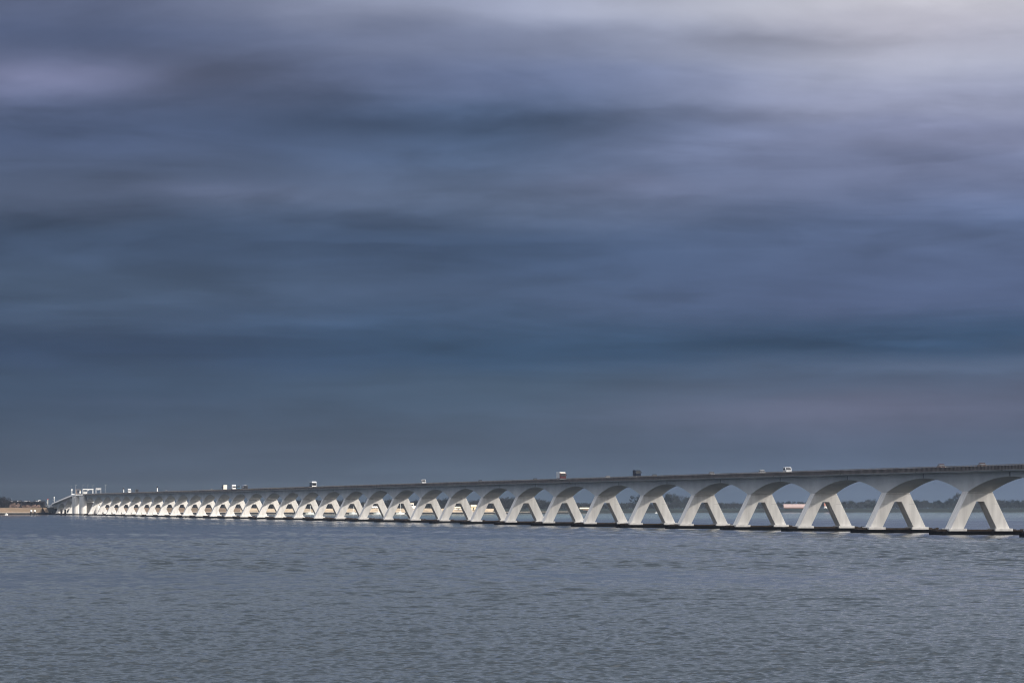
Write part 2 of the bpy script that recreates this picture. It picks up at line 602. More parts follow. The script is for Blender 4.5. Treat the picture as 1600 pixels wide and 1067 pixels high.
def along(px, e):
    """distance along the bridge at which a point e metres off its axis is seen at this bearing"""
    t = (px - 800) / F
    P = ORG + E * e
    return (t * P.y - P.x) / (U.x - t * U.y)


def a_frame(drop=0.0):
    zt, zb = 12.0 - drop, 1.55
    zo = zt - 2.73
    sl_ = .483
    bo = 3.5 + sl_ * (zt - zb)
    bi = 1.05 + sl_ * (zo - zb)
    return MB().prism_y([(-bo, zb), (-bi, zb), (-1.05, zo), (1.05, zo), (bi, zb), (bo, zb), (3.5, zt), (-3.5, zt)], -3.25, 3.25), bo, bi


am, BO, BI = a_frame()
ME_PIER = am.mesh('pier')
ME_PLATE = {s: MB().box(min(s * (BI - .75), s * (BO + .55)), max(s * (BI - .75), s * (BO + .55)), -4.3, 4.3, 1.05, 1.8).mesh('foot_plate') for s in (-1, 1)}
capm = MB()
cp = [(-13, -3.2), (-11.2, -4.9), (11.2, -4.9), (13, -3.2), (13, 3.2), (11.2, 4.9), (-11.2, 4.9), (-13, 3.2)]
n = len(cp)
capm.add([(x, y, -1.2) for x, y in cp] + [(x, y, 1.046) for x, y in cp],
         [tuple(range(n, 2 * n))] + [(i, (i + 1) % n, (i + 1) % n + n, i + n) for i in range(n)])
ME_CAP = capm.mesh('pile_cap')
tm = MB().box(-3.9, 3.9, -3.0, 3.0, 1.05, 1.5).box(-12.3, -9.3, -3.4, 3.4, 1.05, 1.30).box(9.3, 12.3, -3.4, 3.4, 1.05, 1.30)
rg = random.Random(4)
for i in range(34):                                        # weed and stones lodged on the cap
    x = rg.choice([-1, 1]) * rg.uniform(9.4, 12.2)
    y = rg.uniform(-3.2, 3.2)
    s_ = rg.uniform(.15, .4)
    tm.box(x - s_, x + s_, y - s_, y + s_, 1.304, 1.32 + rg.uniform(.05, .32))
ME_CAPTOP = tm.mesh('cap_slab')
ME_SEAM = MB().box(-3.7, 3.7, -3.262, -3.252, 11.55, 11.65).box(-5.1, -3.3, -3.262, -3.252, 8.62, 8.70).box(3.3, 5.1, -3.262, -3.252, 8.62, 8.70).mesh('casting_seam')


def pier(k, drop=0.0):
    if drop:
        fm, bo, bi = a_frame(drop)
        p = part('pier', fm, 'concrete', bridge, bevel=.12)
        pl = {s: MB().box(min(s * (bi - .75), s * (bo + .55)), max(s * (bi - .75), s * (bo + .55)), -4.3, 4.3, 1.05, 1.8).mesh('foot_plate') for s in (-1, 1)}
    else:
        p = link('pier', ME_PIER, 'concrete', bridge, bevel=.12)
        pl = ME_PLATE
        link('casting_seam', ME_SEAM, 'seam_recess_shade', p)
    p.location = (0, k * SPAN, 0)
    link('pile_cap', ME_CAP, 'cap', p)
    link('cap_slab', ME_CAPTOP, 'captop', p)
    for s in (-1, 1):
        link('foot_plate', pl[s], 'concrete', p, bevel=.06)


def girder_mesh(h0, h1, dz=lambda y: 0.0, n=26):
    """one balanced girder reaching h0 back and h1 forward of its pier"""
    ys = sorted(set([-3.25, 3.25] + [-h0 + (h0 - 3.25) * i / n for i in range(n)] + [3.25 + (h1 - 3.25) * (i + 1) / n for i in range(n)]))
    mb = MB()
    vs = []
    for y in ys:
        t = max(0, abs(y) - 3.25)
        zb = 16.0 - 4.0 * ((44.25 - min(t, 44.25)) / 44.25) ** 2
        d = dz(y)
        sec = [(-3.5, zb), (3.5, zb), (3.5, 17.25), (5.7, 17.5), (5.7, 17.95), (5.2, 18.45), (-5.2, 18.45), (-5.7, 17.95), (-5.7, 17.5), (-3.5, 17.25)]
        vs += [(x, y, z + d) for x, z in sec]
    k = 10
    fs = [tuple(range(k)), tuple((len(ys) - 1) * k + i for i in range(k - 1, -1, -1))]
    for i in range(len(ys) - 1):
        for j in range(k):
            a, b = i * k + j, i * k + (j + 1) % k
            fs.append((a, a + k, b + k, b))
    return mb.add(vs, fs).mesh('girder')


def railing_mesh(y0, y1, dz=lambda y: 0.0, white=False):
    rails, scr = MB(), MB()
    nn = max(1, round((y1 - y0) / 1.46))
    for s in (-1, 1):
        x = s * 5.83
        for i in range(nn):
            y = y0 + (y1 - y0) * (i + .5) / nn
            d = dz(y)
            rails.box(x - .07, x + .07, y - .10, y + .10, 17.8 + d, 19.11 + d)
        ns = 1 if dz(y0) == dz(y1) else 14
        for i in range(ns):
            a, b = y0 + (y1 - y0) * i / ns, y0 + (y1 - y0) * (i + 1) / ns
            for mb, xa, xb, za, zb in (((scr, x + s * .16, x + s * .62, 18.95, 17.75),) if white else ()) + ((rails, x - .1, x + .1, 19.11, 19.24), (rails, x - .09, x + .09, 17.74, 17.86), (scr, x - s * .085 - .03, x - s * .085 + .03, 17.88, 18.93)):
                da, db = dz(a), dz(b)
                if za > zb:                        # sloping white coping along the ramp, made up to catch the bright sky
                    mb.add([(xa, a, za + da), (xb, a, zb + da), (xb, b, zb + db), (xa, b, za + db), (xa - s * .12, a, zb + da), (xa - s * .12, b, zb + db)],
                           [(0, 1, 2, 3), (0, 3, 5, 4), (1, 4, 5, 2), (0, 4, 1), (3, 2, 5)])
                    continue
                mb.add([(xa, a, za + da), (xb, a, za + da), (xb, b, za + db), (xa, b, za + db), (xa, a, zb + da), (xb, a, zb + da), (xb, b, zb + db), (xa, b, zb + db)],
                       [(0, 3, 2, 1), (4, 5, 6, 7), (0, 1, 5, 4), (1, 2, 6, 5), (2, 3, 7, 6), (3, 0, 4, 7)])
    return rails.mesh('railing'), scr.mesh('crash_barrier')


ME_GIRDER = girder_mesh(46.9, 46.9)
ME_RAIL, ME_SCREEN = railing_mesh(-47.5, 47.5)
ME_JOINT = MB().box(-5.72, 5.72, 46.92, 48.08, 17.62, 18.40).mesh('joint_strip')
ME_GAP_SHADE = MB().box(-3.42, 3.42, 46.92, 48.08, 16.06, 17.3).mesh('gap_shade_block')  # black filler in the girder gap, standing in for its deep shade

def span(k):
    g = link('girder', ME_GIRDER, 'girder', bridge, (0, k * SPAN, 0))
    r_ = link('railing', ME_RAIL, 'rail', g)
    link('crash_barrier', ME_SCREEN, 'screen', g)
    link('joint_strip', ME_JOINT, 'darksteel', g)
    link('gap_shade_block', ME_GAP_SHADE, 'black', g)


for k in range(-2, 33):
    pier(k)
    span(k)


def dzk(y):                                                # fall of the northern ramp
    t = max(0.0, y / SPAN - 34.0)
    return -2.87 * (t - .35 * (1 - math.exp(-t / .35)))


Y_B1, Y_B2 = 32.97 * SPAN, 33.85 * SPAN


def piece(yc, h0, h1, ramp=True):
    dz = (lambda y: dzk(y + yc)) if ramp else (lambda y: 0.0)
    g = link('girder', girder_mesh(h0, h1, dz), 'girder', bridge, (0, yc, 0))
    a, b = railing_mesh(-h0, h1, dz, ramp)
    if ramp:
        link('railing', a, 'whitesteel', g)
        link('crash_barrier', b, 'whitesteel', g)
    else:
        link('railing', a, 'rail', g)
        link('crash_barrier', b, 'screen', g)


piece(Y_B1, 44.0, 7.0, False)
piece(Y_B2, 7.0, 36.5)
for k, h0, h1 in ((34.70, 44, 46), (35.68, 46.3, 48), (36.70, 48, 46.5)):
    pier(k, -dzk(k * SPAN))
    piece(k * SPAN, h0, h1)
# the road deck as one asphalt ribbon
rd = MB()
ys = list(np.arange(-2.6 * SPAN, 33 * SPAN, 95.0)) + list(np.arange(33 * SPAN, 37.8 * SPAN, 12.0))
for a, b in zip(ys, ys[1:]):
    rd.add([(-4.9, a, 18.456 + dzk(a)), (4.9, a, 18.456 + dzk(a)), (4.9, b, 18.456 + dzk(b)), (-4.9, b, 18.456 + dzk(b))], [(0, 1, 2, 3)])
part('roadway', rd, 'asphalt', bridge)


# bascule towers: rounded pillars left and right with a wall set back between them
def rounded(x0, x1, y0, y1, z0, z1, r=2.9, n=7):
    pts = []
    for cx, cy, a0 in ((x1 - r, y1 - r, 0), (x0 + r, y1 - r, 90), (x0 + r, y0 + r, 180), (x1 - r, y0 + r, 270)):
        for i in range(n + 1):
            a = R(a0 + 90 * i / n)
            pts.append((cx + r * math.cos(a), cy + r * math.sin(a)))
    m_ = len(pts)
    return MB().add([(x, y, z0) for x, y in pts] + [(x, y, z1) for x, y in pts],
                    [tuple(range(m_ - 1, -1, -1)), tuple(range(m_, 2 * m_))] + [(i, (i + 1) % m_, (i + 1) % m_ + m_, i + m_) for i in range(m_)])


for yc in (Y_B1, Y_B2):
    b = part('bascule_pier', rounded(-9.4, -3.4, -8, 8, 1.0, 17.1), 'concrete', bridge)
    b.location = (0, yc, 0)
    part('pillar', rounded(3.4, 9.4, -8, 8, 1.0, 17.1), 'concrete', b)
    part('recess_wall', MB().box(-3.6, 3.6, 1.5, 5.5, 1.0, 11.4), 'seam_recess_shade', b)  # greyer than the pillars, the shade of the recess put into its colour
    part('cross_beam', MB().box(-3.5, 3.5, -7.0, -5.4, 11.41, 12.0), 'concrete', b)
    part('pile_cap', MB().box(-12.5, 12.5, -10, 10, -1.2, 1.0), 'cap', b)
lf = part('bascule_leaf', MB().box(-5.6, 5.6, Y_B1 + 7.1, Y_B2 - 7.1, 17.3, 18.0).box(-4.4, -3.8, Y_B1 + 7.1, Y_B2 - 7.1, 15.9, 17.3).box(3.8, 4.4, Y_B1 + 7.1, Y_B2 - 7.1, 15.9, 17.3), 'whitesteel', bridge)
a, b = railing_mesh(Y_B1 + 7.1, Y_B2 - 7.1)
link('railing', a, 'steel', lf)
# abutment with a dark arched passage
yA = 37.75 * SPAN
zA = 17.9 + dzk(yA)
ab = MB()
prof = [(-7, -.5), (-4.2, -.5), (-4.2, 3.2)] + [(-4.2 * math.cos(R(t)), 3.2 + 2.6 * math.sin(R(t))) for t in range(15, 180, 15)] + [(4.2, 3.2), (4.2, -.5), (7, -.5), (7, zA - .9), (-7, zA - .9)]
ab.prism_y(prof, yA - 30, yA + 8)
abt = part('abutment', ab, 'girder', bridge)
part('abutment_deck', MB().box(-5.7, 5.7, yA - 52, yA + 10, zA - .88, zA + .1), 'girder', bridge)
part('parapet', MB().box(-5.98, -5.75, yA - 52, yA + 40, zA - .3, zA + 1.1).box(5.75, 5.98, yA - 52, yA + 40, zA - .3, zA + 1.1), 'whitesteel', abt)
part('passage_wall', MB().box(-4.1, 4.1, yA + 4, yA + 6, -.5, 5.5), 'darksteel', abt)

# earth ramp carrying the road down to the land
er = MB()
vs = []
ee = [yA - 4, yA + 30, yA + 90, yA + 180, yA + 320]
for i, y in enumerate(ee):
    zt = max(4.5, 17.9 + dzk(yA) - (y - yA) * .028)
    zt = min(zt, 17.9 + dzk(yA))
    w_ = 6.5
    for e, z in ((-w_ - 2.0 * zt, 1.6), (-w_ - .9 * zt, zt * .55), (-w_, zt), (w_, zt), (w_ + 2.0 * zt, 1.6)):
        p = bw(e, y, z)
        vs.append(tuple(p))
fs = [(i * 5 + j, i * 5 + j + 1, (i + 1) * 5 + j + 1, (i + 1) * 5 + j) for i in range(len(ee) - 1) for j in range(4)]
fs.append((4, 3, 2, 1, 0))
er.add(vs, fs)
struct('embankment', er, 'green')
st = MB()
for i in range(18):                                        # steps up the earth ramp
    p = bw(-24 + i * .95, yA + 12, 0)
    z = 2.0 + i * .42
    st.box(p.x - .6, p.x + .6, p.y - 9, p.y - 4, z - .6, z)
tag(part('stairway', st, 'path', None), 'pale steps climbing the grass bank beside the bridge end', 'stairs')


# ------------------------------------------------------------------ things on the bridge
def lamp(px, e, h, label, name='light_mast', r=.09, head=True, group=None):
    y = along(px, e)
    t = thing(name, label, 'mast', bw(e, y, 18.0 + dzk(y)), TH, group)
    part('pole', MB().tube((0, 0, 0), (0, 0, h), r, r * .7), 'steel', t)
    if head:
        part('lamp_head', MB().box(-.12, 1.0, -.14, .14, h - .05, h + .12), 'steel', t)
    part('base', MB().box(-.2, .2, -.2, .2, 0, .3), 'steel', t)
    return t


for px, e, h, lb in ((111, -4.9, 9.5, 'slim grey mast at the head of the ramp, left of the twin towers'),
                     (118, -4.9, 9.5, 'slim grey mast above the left bascule tower'),
                     (129.5, -4.9, 9.3, 'slim grey mast beside the white bascule control cabin'),
                     (137, -4.9, 9.3, 'slim grey mast under the white gantry beam'),
                     (145, 4.9, 9.0, 'slim grey mast behind the post of the white gantry'),
                     (164.5, -4.9, 8.3, 'slim grey mast standing alone right of the gantries')):
    lamp(px, e, h, lb, group='slim masts around the bascule')
# control cabin
y = along(133, -4.2)
cb = thing('control_cabin', 'bright white control cabin on the deck by the bascule', 'cabin', bw(-4.1, y, 18.0), TH)
part('wall', MB().box(-1.7, 1.5, -2.2, 2.2, 0, 3.1), 'whitesteel', cb, bevel=.05)
part('roof', MB().box(-1.95, 1.75, -2.5, 2.5, 3.1, 3.35), 'whitesteel', cb)
part('window', MB().box(-1.72, -1.70, -1.7, 1.7, 1.6, 2.5), 'glass', cb)
part('window', MB().box(-1.2, 1.0, -2.24, -2.21, 2.0, 2.6), 'glass', cb)
# machinery tower between the bascule pillars
y = along(122.5, -4)
mt_ = thing('machinery_frame', 'rusty lifting frame with signal boards above the gap between the two bascule towers', 'frame', bw(-4.2, y, 17.1), TH)
fr = MB()
for sx in (-1.9, 1.9):
    for sy in (-2, 2):
        fr.box(sx - .16, sx + .16, sy - .16, sy + .16, 0, 6.2)
for z in (2.2, 4.2, 6.2):
    fr.box(-2.1, 2.1, -2.2, -1.9, z - .15, z + .15).box(-2.1, 2.1, 1.9, 2.2, z - .15, z + .15)
fr.tube((-1.9, -2, 0), (1.9, -2, 4.2), .12).tube((1.9, -2, 0), (-1.9, -2, 4.2), .12)
part('lattice', fr, 'rust', mt_)
part('signal_board', MB().box(-.8, .7, -2.45, -2.25, 3.8, 5.2), 'black', mt_)
part('counterweight', MB().box(-.9, .5, -1.2, 1.0, .8, 2.6), 'darksteel', mt_)
part('signal_board', MB().box(1.0, 2.2, -2.5, -2.3, 2.8, 4.8), 'whitesteel', mt_)


def gantry(px0, px1, h, label, solid):
    y = along((px0 + px1) / 2, 0)
    g = thing('sign_gantry', label, 'gantry', bw(0, y, 18.0), TH)
    zpx = F / (bw(0, y).y)
    half = (px1 - px0) / zpx / 2
    part('post', MB().box(-half - .2, -half + .2, -.2, .2, 0, h), 'whitesteel', g)
    part('post', MB().box(half - (.9 if solid else .2), half + .3, -.25, .25, 0, h), 'steel', g)
    part('beam', MB().box(-half - .2, half + .3, -.3, .3, h, h + .7), 'whitesteel', g)
    part('sign_board', MB().box(-.9, .9, -.42, -.32, h - .9, h - .05), 'steel', g)
    return g


gantry(129.5, 145.5, 5.0, 'white gantry beam over the road with one broad grey post', True)
gantry(150, 157.5, 5.2, 'smaller white gantry with hanging signal lights right of the bascule', False)
# barrier light on a curved arm at the top of the ramp
y = along(112, -5)
bl = thing('barrier_light', 'white barrier signal on a short post where the ramp meets the bascule', 'signal', bw(-4.8, y, 18.0), TH)
part('post', MB().tube((0, 0, 0), (0, 0, 5.0), .28, .18), 'whitesteel', bl)
part('signal_head', MB().box(-.55, .55, -.3, .3, 4.4, 6.0), 'whitesteel', bl)
part('housing', MB().box(-.4, 2.6, -.8, .8, 0, 1.6), 'whitesteel', bl, bevel=.2)
# posts on the ramp
for px, h, lb, red in ((74.5, 7.0, 'tall pale post with a reddish top at the foot of the ramp', True),
                       (84.5, 5.6, 'white lamp post halfway down the ramp', False)):
    y = along(px, -5)
    t = thing('lamp_post', lb, 'lamp post', bw(-4.9, y, 18 + dzk(y)), TH)
    part('pole', MB().tube((0, 0, 0), (0, 0, h), .32 if red else .22, .26 if red else .2), 'cream' if red else 'whitesteel', t)
    part('head', MB().box(-.8 if red else -.4, .8 if red else .4, -.3, .3, h, h + (.6 if red else 1.3)), 'redpaint' if red else 'whitesteel', t)
    part('arm', MB().box(-1.4, 0, -.1, .1, h * .62, h * .62 + .2), 'steel', t)
t = thing('road_sign', 'thin grey sign pole on the bank left of the ramp', 'sign', bw(-13, yA + 40, 5.0), TH)
part('pole', MB().tube((0, 0, 0), (0, 0, 9.5), .14), 'steel', t)
part('panel', MB().box(-.1, 2.4, -.1, .1, 8.4, 9.5), 'steel', t)
for px, lb in ((193, 'white signal post with black head, left of the pale lorry'), (245.5, 'white signal post with black head, standing alone on the deck')):
    y = along(px, -5)
    t = thing('signal_post', lb, 'signal', bw(-4.9, y, 18.0), TH, 'white signal posts on the deck')
    part('post', MB().tube((0, 0, 0), (0, 0, 3.9), .38, .34), 'whitesteel', t)
    part('signal_head', MB().box(-.5, .5, -.35, .35, 3.9, 5.1), 'black', t)


# ------------------------------------------------------------------ vehicles
def wheel(parent, x, y, r, wd=.28):
    o = part('wheel', MB().tube((x - wd / 2, y, r), (x + wd / 2, y, r), r, n=14), 'tyre', parent)
    sx = 1 if x > 0 else -1
    part('rim', MB().tube((x + sx * (wd / 2 - .02), y, r), (x + sx * (wd / 2 + .015), y, r), r * .55, n=10), 'rim', o)


def lights(parent, xw, y, z, s=.16):
    for sx in (-1, 1):
        part('headlight', MB().box(sx * xw - s, sx * xw + s, y - .03, y + .03, z - s * .7, z + s * .7), 'lamp', parent)


def car(paint, tall=1.45, L=4.3, W=1.78, van=False):
    """front towards -y"""
    t = thing('car', '', 'car')
    h = tall
    if van:
        body = [(-L / 2, .3), (L / 2, .3), (L / 2, h - .12), (L / 2 - .15, h), (-L / 2 + 1.5, h), (-L / 2 + .75, 1.15), (-L / 2 + .05, .95)]
    else:
        body = [(-L / 2, .28), (L / 2, .28), (L / 2, .82), (L / 2 - .12, .92), (-L / 2 + 1.15, .92), (-L / 2 + .1, .74)]
    part('body', MB().prism_x(body, -W / 2, W / 2), paint, t, bevel=.07)
    if not van:
        cb_ = MB()
        z0, z1 = .92, h
        yb = [(-L / 2 + 1.1, L / 2 - .25), (-L / 2 + 1.75, L / 2 - .85)]
        a0, a1 = W / 2 - .06, W / 2 - .22
        cb_.add([(-a0, yb[0][0], z0), (a0, yb[0][0], z0), (a0, yb[0][1], z0), (-a0, yb[0][1], z0), (-a1, yb[1][0], z1), (a1, yb[1][0], z1), (a1, yb[1][1], z1), (-a1, yb[1][1], z1)],
                [(4, 5, 6, 7), (0, 1, 5, 4), (1, 2, 6, 5), (2, 3, 7, 6), (3, 0, 4, 7)])
        part('window', cb_, 'glass', t)
        part('roof', MB().box(-a1 - .03, a1 + .03, yb[1][0] - .1, yb[1][1] + .1, z1 - .02, z1 + .06), paint, t, bevel=.03)
    else:
        part('windshield', MB().add([(-W / 2 + .12, -L / 2 + .80, 1.22), (W / 2 - .12, -L / 2 + .80, 1.22), (W / 2 - .2, -L / 2 + 1.42, h - .14), (-W / 2 + .2, -L / 2 + 1.42, h - .14),
                                     (-W / 2 + .12, -L / 2 + .74, 1.24), (W / 2 - .12, -L / 2 + .74, 1.24), (W / 2 - .2, -L / 2 + 1.36, h - .12), (-W / 2 + .2, -L / 2 + 1.36, h - .12)],
                                    [(4, 5, 6, 7), (0, 1, 5, 4), (1, 2, 6, 5), (2, 3, 7, 6), (3, 0, 4, 7)]), 'glass', t)
        for sx in (-1, 1):
            part('side_window', MB().box(min(sx * (W / 2 - .01), sx * (W / 2 + .012)), max(sx * (W / 2 - .01), sx * (W / 2 + .012)), -L / 2 + 1.35, L / 2 - .4, 1.2, h - .25), 'glass', t)
    part('bumper', MB().box(-W / 2 + .03, W / 2 - .03, -L / 2 - .08, -L / 2 + .06, .3, .58), 'darksteel', t)
    lights(t, W / 2 - .28, -L / 2 - .02, .70)
    for sx in (-1, 1):
        for yy in (-L / 2 + .8, L / 2 - .8):
            wheel(t, sx * (W / 2 - .1), yy, .32, .2)
    return t


def truck(cab, load, kind='box', L=11.0, H=3.8, W=2.5, cabtop=None):
    t = thing('truck', '', 'truck')
    y0 = -L / 2
    ch = 3.0
    part('chassis', MB().box(-1.0, 1.0, y0 + .5, L / 2 - .1, .65, .95), 'darksteel', t)
    c = part('cab', MB().prism_x([(y0, .45), (y0 + 2.1, .45), (y0 + 2.1, ch), (y0 + .35, ch), (y0 + .02, 1.75)], -W / 2 + .05, W / 2 - .05), cab, t, bevel=.08)
    part('windshield', MB().add([(-W / 2 + .2, y0 - .01, 1.8), (W / 2 - .2, y0 - .01, 1.8), (W / 2 - .25, y0 + .28, ch - .2), (-W / 2 + .25, y0 + .28, ch - .2),
                                 (-W / 2 + .2, y0 - .05, 1.8), (W / 2 - .2, y0 - .05, 1.8), (W / 2 - .25, y0 + .24, ch - .2), (-W / 2 + .25, y0 + .24, ch - .2)],
                                [(4, 5, 6, 7), (0, 1, 5, 4), (1, 2, 6, 5), (2, 3, 7, 6), (3, 0, 4, 7)]), 'glass', c)
    for sx in (-1, 1):
        part('mirror', MB().box(sx * (W / 2 + .12) - .1, sx * (W / 2 + .12) + .1, y0 + .1, y0 + .2, 1.9, 2.6), 'black', c)
        part('side_window', MB().box(sx * (W / 2 - .04) - .02, sx * (W / 2 - .04) + .02, y0 + .5, y0 + 1.4, 1.85, 2.6), 'glass', c)
    part('bumper', MB().box(-W / 2 + .04, W / 2 - .04, y0 - .1, y0 + .1, .4, .85), load if kind != 'tank' else 'darksteel', t)
    lights(t, W / 2 - .35, y0 - .12, .62, .18)
    if kind == 'box':
        part('cargo_box', MB().box(-W / 2, W / 2, y0 + 2.35, L / 2, 1.05, H), load, t, bevel=.05)
        part('roof_fairing', MB().prism_x([(y0 + .5, ch + .01), (y0 + 2.05, ch + .01), (y0 + 2.05, H - .05), (y0 + 1.5, H - .1)], -W / 2 + .2, W / 2 - .2), cabtop or load, t, bevel=.06)
    elif kind == 'tank':
        part('tank', MB().tube((0, y0 + 2.5, 2.25), (0, L / 2, 2.25), 1.22, n=22), 'chrome', t, smooth=False)
        part('tank_ladder', MB().box(-.3, .3, L / 2 + .01, L / 2 + .08, 1.0, 3.3), 'steel', t)
    elif kind == 'carrier':
        b = MB()
        for yy in np.arange(y0 + 2.5, L / 2, 2.2):
            for sx in (-1, 1):
                b.box(sx * 1.2 - .06, sx * 1.2 + .06, yy - .06, yy + .06, .95, 3.1)
        b.box(-1.25, 1.25, y0 + 2.4, L / 2, 2.35, 2.45).box(-1.25, 1.25, y0 + 1.0, L / 2, 1.0, 1.1)
        part('loading_frame', b, 'blue', t)
    for yy in (y0 + 1.3, L / 2 - 2.6, L / 2 - 1.4):
        for sx in (-1, 1):
            wheel(t, sx * (W / 2 - .2), yy, .5, .34)
    return t


def coach():
    t = thing('coach', '', 'coach')
    L, W, H = 12.0, 2.55, 3.7
    y0 = -L / 2
    part('body', MB().prism_x([(y0, .4), (L / 2, .4), (L / 2, H), (y0 + .5, H), (y0 + .05, H - .6)], -W / 2, W / 2), 'white', t, bevel=.14)
    part('windshield', MB().box(-W / 2 + .1, W / 2 - .1, y0 - .03, y0 + .06, 1.35, H - .75), 'glass', t, bevel=.05)
    for sx in (-1, 1):
        part('side_window', MB().box(sx * (W / 2) - .02, sx * (W / 2) + .02, y0 + .3, L / 2 - .3, 1.5, 3.2), 'glass', t)
        part('skirt', MB().box(sx * (W / 2 + .012) - .012, sx * (W / 2 + .012) + .012, y0 + .3, L / 2 - .2, .45, 1.46), 'navy', t)
        for yy in (y0 + 2.6, L / 2 - 3.2):
            wheel(t, sx * (W / 2 - .12), yy, .5, .32)
    part('bumper', MB().box(-W / 2 + .02, W / 2 - .02, y0 - .1, y0 + .04, .45, 1.2), 'white', t, bevel=.04)
    lights(t, W / 2 - .4, y0 - .12, .85, .18)
    return t


def place(t, px, e, label, cat, name=None, away=False, group='vehicles crossing the bridge'):
    y = along(px, e)
    t.location = bw(e, y, 18.46 + dzk(y))
    t.rotation_euler = (0, 0, TH + (math.pi if away else 0))
    tag(t, label, cat, group)
    if name:
        t.name = name


NE, FA = -2.3, 2.3
tk = truck('white', 'black', 'box', 12, 4.0)
part('rear_door', MB().box(-1.24, 1.24, 6.01, 6.07, 1.0, 3.98), 'cream', tk)
place(tk, 350.5, FA, 'truck with a bright cream rear and dark sides, leftmost of the cluster of four', 'truck', away=True)
place(truck('white', 'white', 'box', 7.5, 3.7, 2.4), 365, NE, 'small white truck between the cream box truck and the dark car carrier', 'truck')
place(truck('blue', 'black', 'carrier', 9, 3.6), 372, NE, 'dark blue lorry with an open loading frame, third in the cluster of four', 'truck')
place(truck('black', 'black', 'tank', 13, 3.4), 382.5, NE, 'tanker with a shiny rounded tank, rightmost of the cluster of four', 'tanker truck')
place(coach(), 489, NE, 'white coach with big dark windscreen alone left of the middle of the bridge', 'coach')
place(car('white', 2.5, 5.4, 2.0, True), 661.5, NE, 'white delivery van with dark windscreen alone near the middle of the bridge', 'van', 'delivery_van')
place(truck('maroon', 'white', 'box', 9.5, 3.5, 2.5, 'cream'), 877, NE, 'maroon cabbed truck with a white load body and cream roof', 'truck')
place(truck('navy', 'navy', 'box', 5.2, 3.15, 2.2), 995, NE, 'dark navy lorry on the deck right of the maroon truck', 'truck')
place(car('white', 1.5), 1190.5, NE, 'low white car just left of the white van with dark windows', 'car')
place(car('white', 2.15, 4.9, 1.95, True), 1230.5, NE, 'white people carrier with dark windows, rightmost white vehicle', 'van', 'people_carrier')
place(car('white', 1.45), 949, FA, 'white car roof just left of the dark navy lorry', 'car', away=True)
place(car('white', 1.5), 260, NE, 'white car roof right of the lone signal post', 'car')
place(truck('white', 'white', 'box', 7.0, 3.6, 2.4), 202, NE, 'pale lorry beside the left signal post near the bascule', 'truck')
place(truck('black', 'black', 'box', 7.0, 3.3, 2.4), 213.5, FA, 'black lorry just right of the pale lorry near the bascule', 'truck', away=True)
place(car('black', 1.42), 1022, FA, 'dark car whose roof shows just right of the navy lorry', 'car', away=True)
place(car('red', 1.44), 1471, NE, 'red car roof over the railing, left one of two at the right end', 'car')
place(car('red', 1.42), 1535, NE, 'red car roof over the railing nearest the right edge', 'car')
place(car('grey', 1.42), 1112, NE, 'grey car roof over the railing between the navy lorry and the white cars', 'car')
place(car('black', 1.42), 750, FA, 'dark car roof between the delivery van and the maroon truck', 'car', away=True)
place(car('black', 1.42), 836, FA, 'dark car roof close left of the maroon truck', 'car', away=True)
place(car('white', 1.45), 330.5, NE, 'white car roof left of the cluster of four lorries', 'car')

# ------------------------------------------------------------------ mooring piles
for px, lb, wt in ((48.7, 'black mooring pile with white top, left one off the tan bank', True), (54.2, 'black mooring pile with white top, right one off the tan bank', True),
                   (96, 'plain black mooring pile, left one before the last ramp piers', False), (102, 'plain black mooring pile, right one before the last ramp piers', False)):
    Yd = 4430
    t = thing('mooring_pile', lb, 'mooring pile', (at(px, Yd), Yd, 0), 0, 'mooring piles by the bridge end')
    h = 4.6 if wt else 4.9
    part('pile', MB().tube((0, 0, -2), (0, 0, 3.0 if wt else h), .95, n=14), 'wood', t)
    if wt:
        part('white_top', MB().tube((0, 0, 3.0), (0, 0, h), .97, n=14), 'plaster', t)
    part('cap_ring', MB().tube((0, 0, h), (0, 0, h + .2), 1.0, .7, n=14), 'plaster' if wt else 'wood', t)


# ------------------------------------------------------------------ boats
def sailboat(px, Yd, h, L, label):
    t = thing('sailboat', label, 'sailboat', (at(px, Yd), Yd, 0), random.uniform(-.4, .4), 'sailing boats by the sandy shore')
    hull = MB()
    n_ = 9
    vs = []
    for i in range(n_):
        s = i / (n_ - 1)
        x = -L / 2 + L * s
        wd = 1.35 * math.sin(min(1, .35 + s * .9) * math.pi * .96) if s < .98 else .05
        wd = max(.05, wd)
        vs += [(x, -wd, 1.2 + .3 * s), (x, -wd * .55, -.3), (x, wd * .55, -.3), (x, wd, 1.2 + .3 * s)]
    fs = [(i * 4 + j, i * 4 + (j + 1) % 4, (i + 1) * 4 + (j + 1) % 4, (i + 1) * 4 + j) for i in range(n_ - 1) for j in range(4)] + [(3, 2, 1, 0), tuple((n_ - 1) * 4 + i for i in range(4))]
    part('hull', hull.add(vs, fs), 'white', t)
    part('cabin', MB().box(-L * .18, L * .18, -.7, .7, 1.25, 2.0), 'white', t, bevel=.1)
    m_ = part('mast', MB().tube((.3, 0, 1.2), (.3, 0, h), .22, .16), 'white', t)
    part('spreader', MB().box(.22, .38, -1.0, 1.0, h * .62, h * .62 + .12), 'white', m_)
    part('boom', MB().tube((.2, 0, 2.6), (-L * .42, 0, 2.5), .2, .2), 'cream', t)


for px, Yd, h, lb in ((484.3, 4955, 12.5, 'sailboat with the tallest white mast, leftmost in the pier openings'), (552, 4980, 11.0, 'sailboat with white mast, second from left in the pier openings'),
                      (568.5, 5000, 11.2, 'sailboat half hidden behind a pier leg, third from left'), (590.5, 4990, 10.5, 'sailboat in front of the low white building'),
                      (625.5, 4995, 10.8, 'sailboat with slim mast, rightmost in the pier openings')):
    sailboat(px, Yd, h, 8.5, lb)


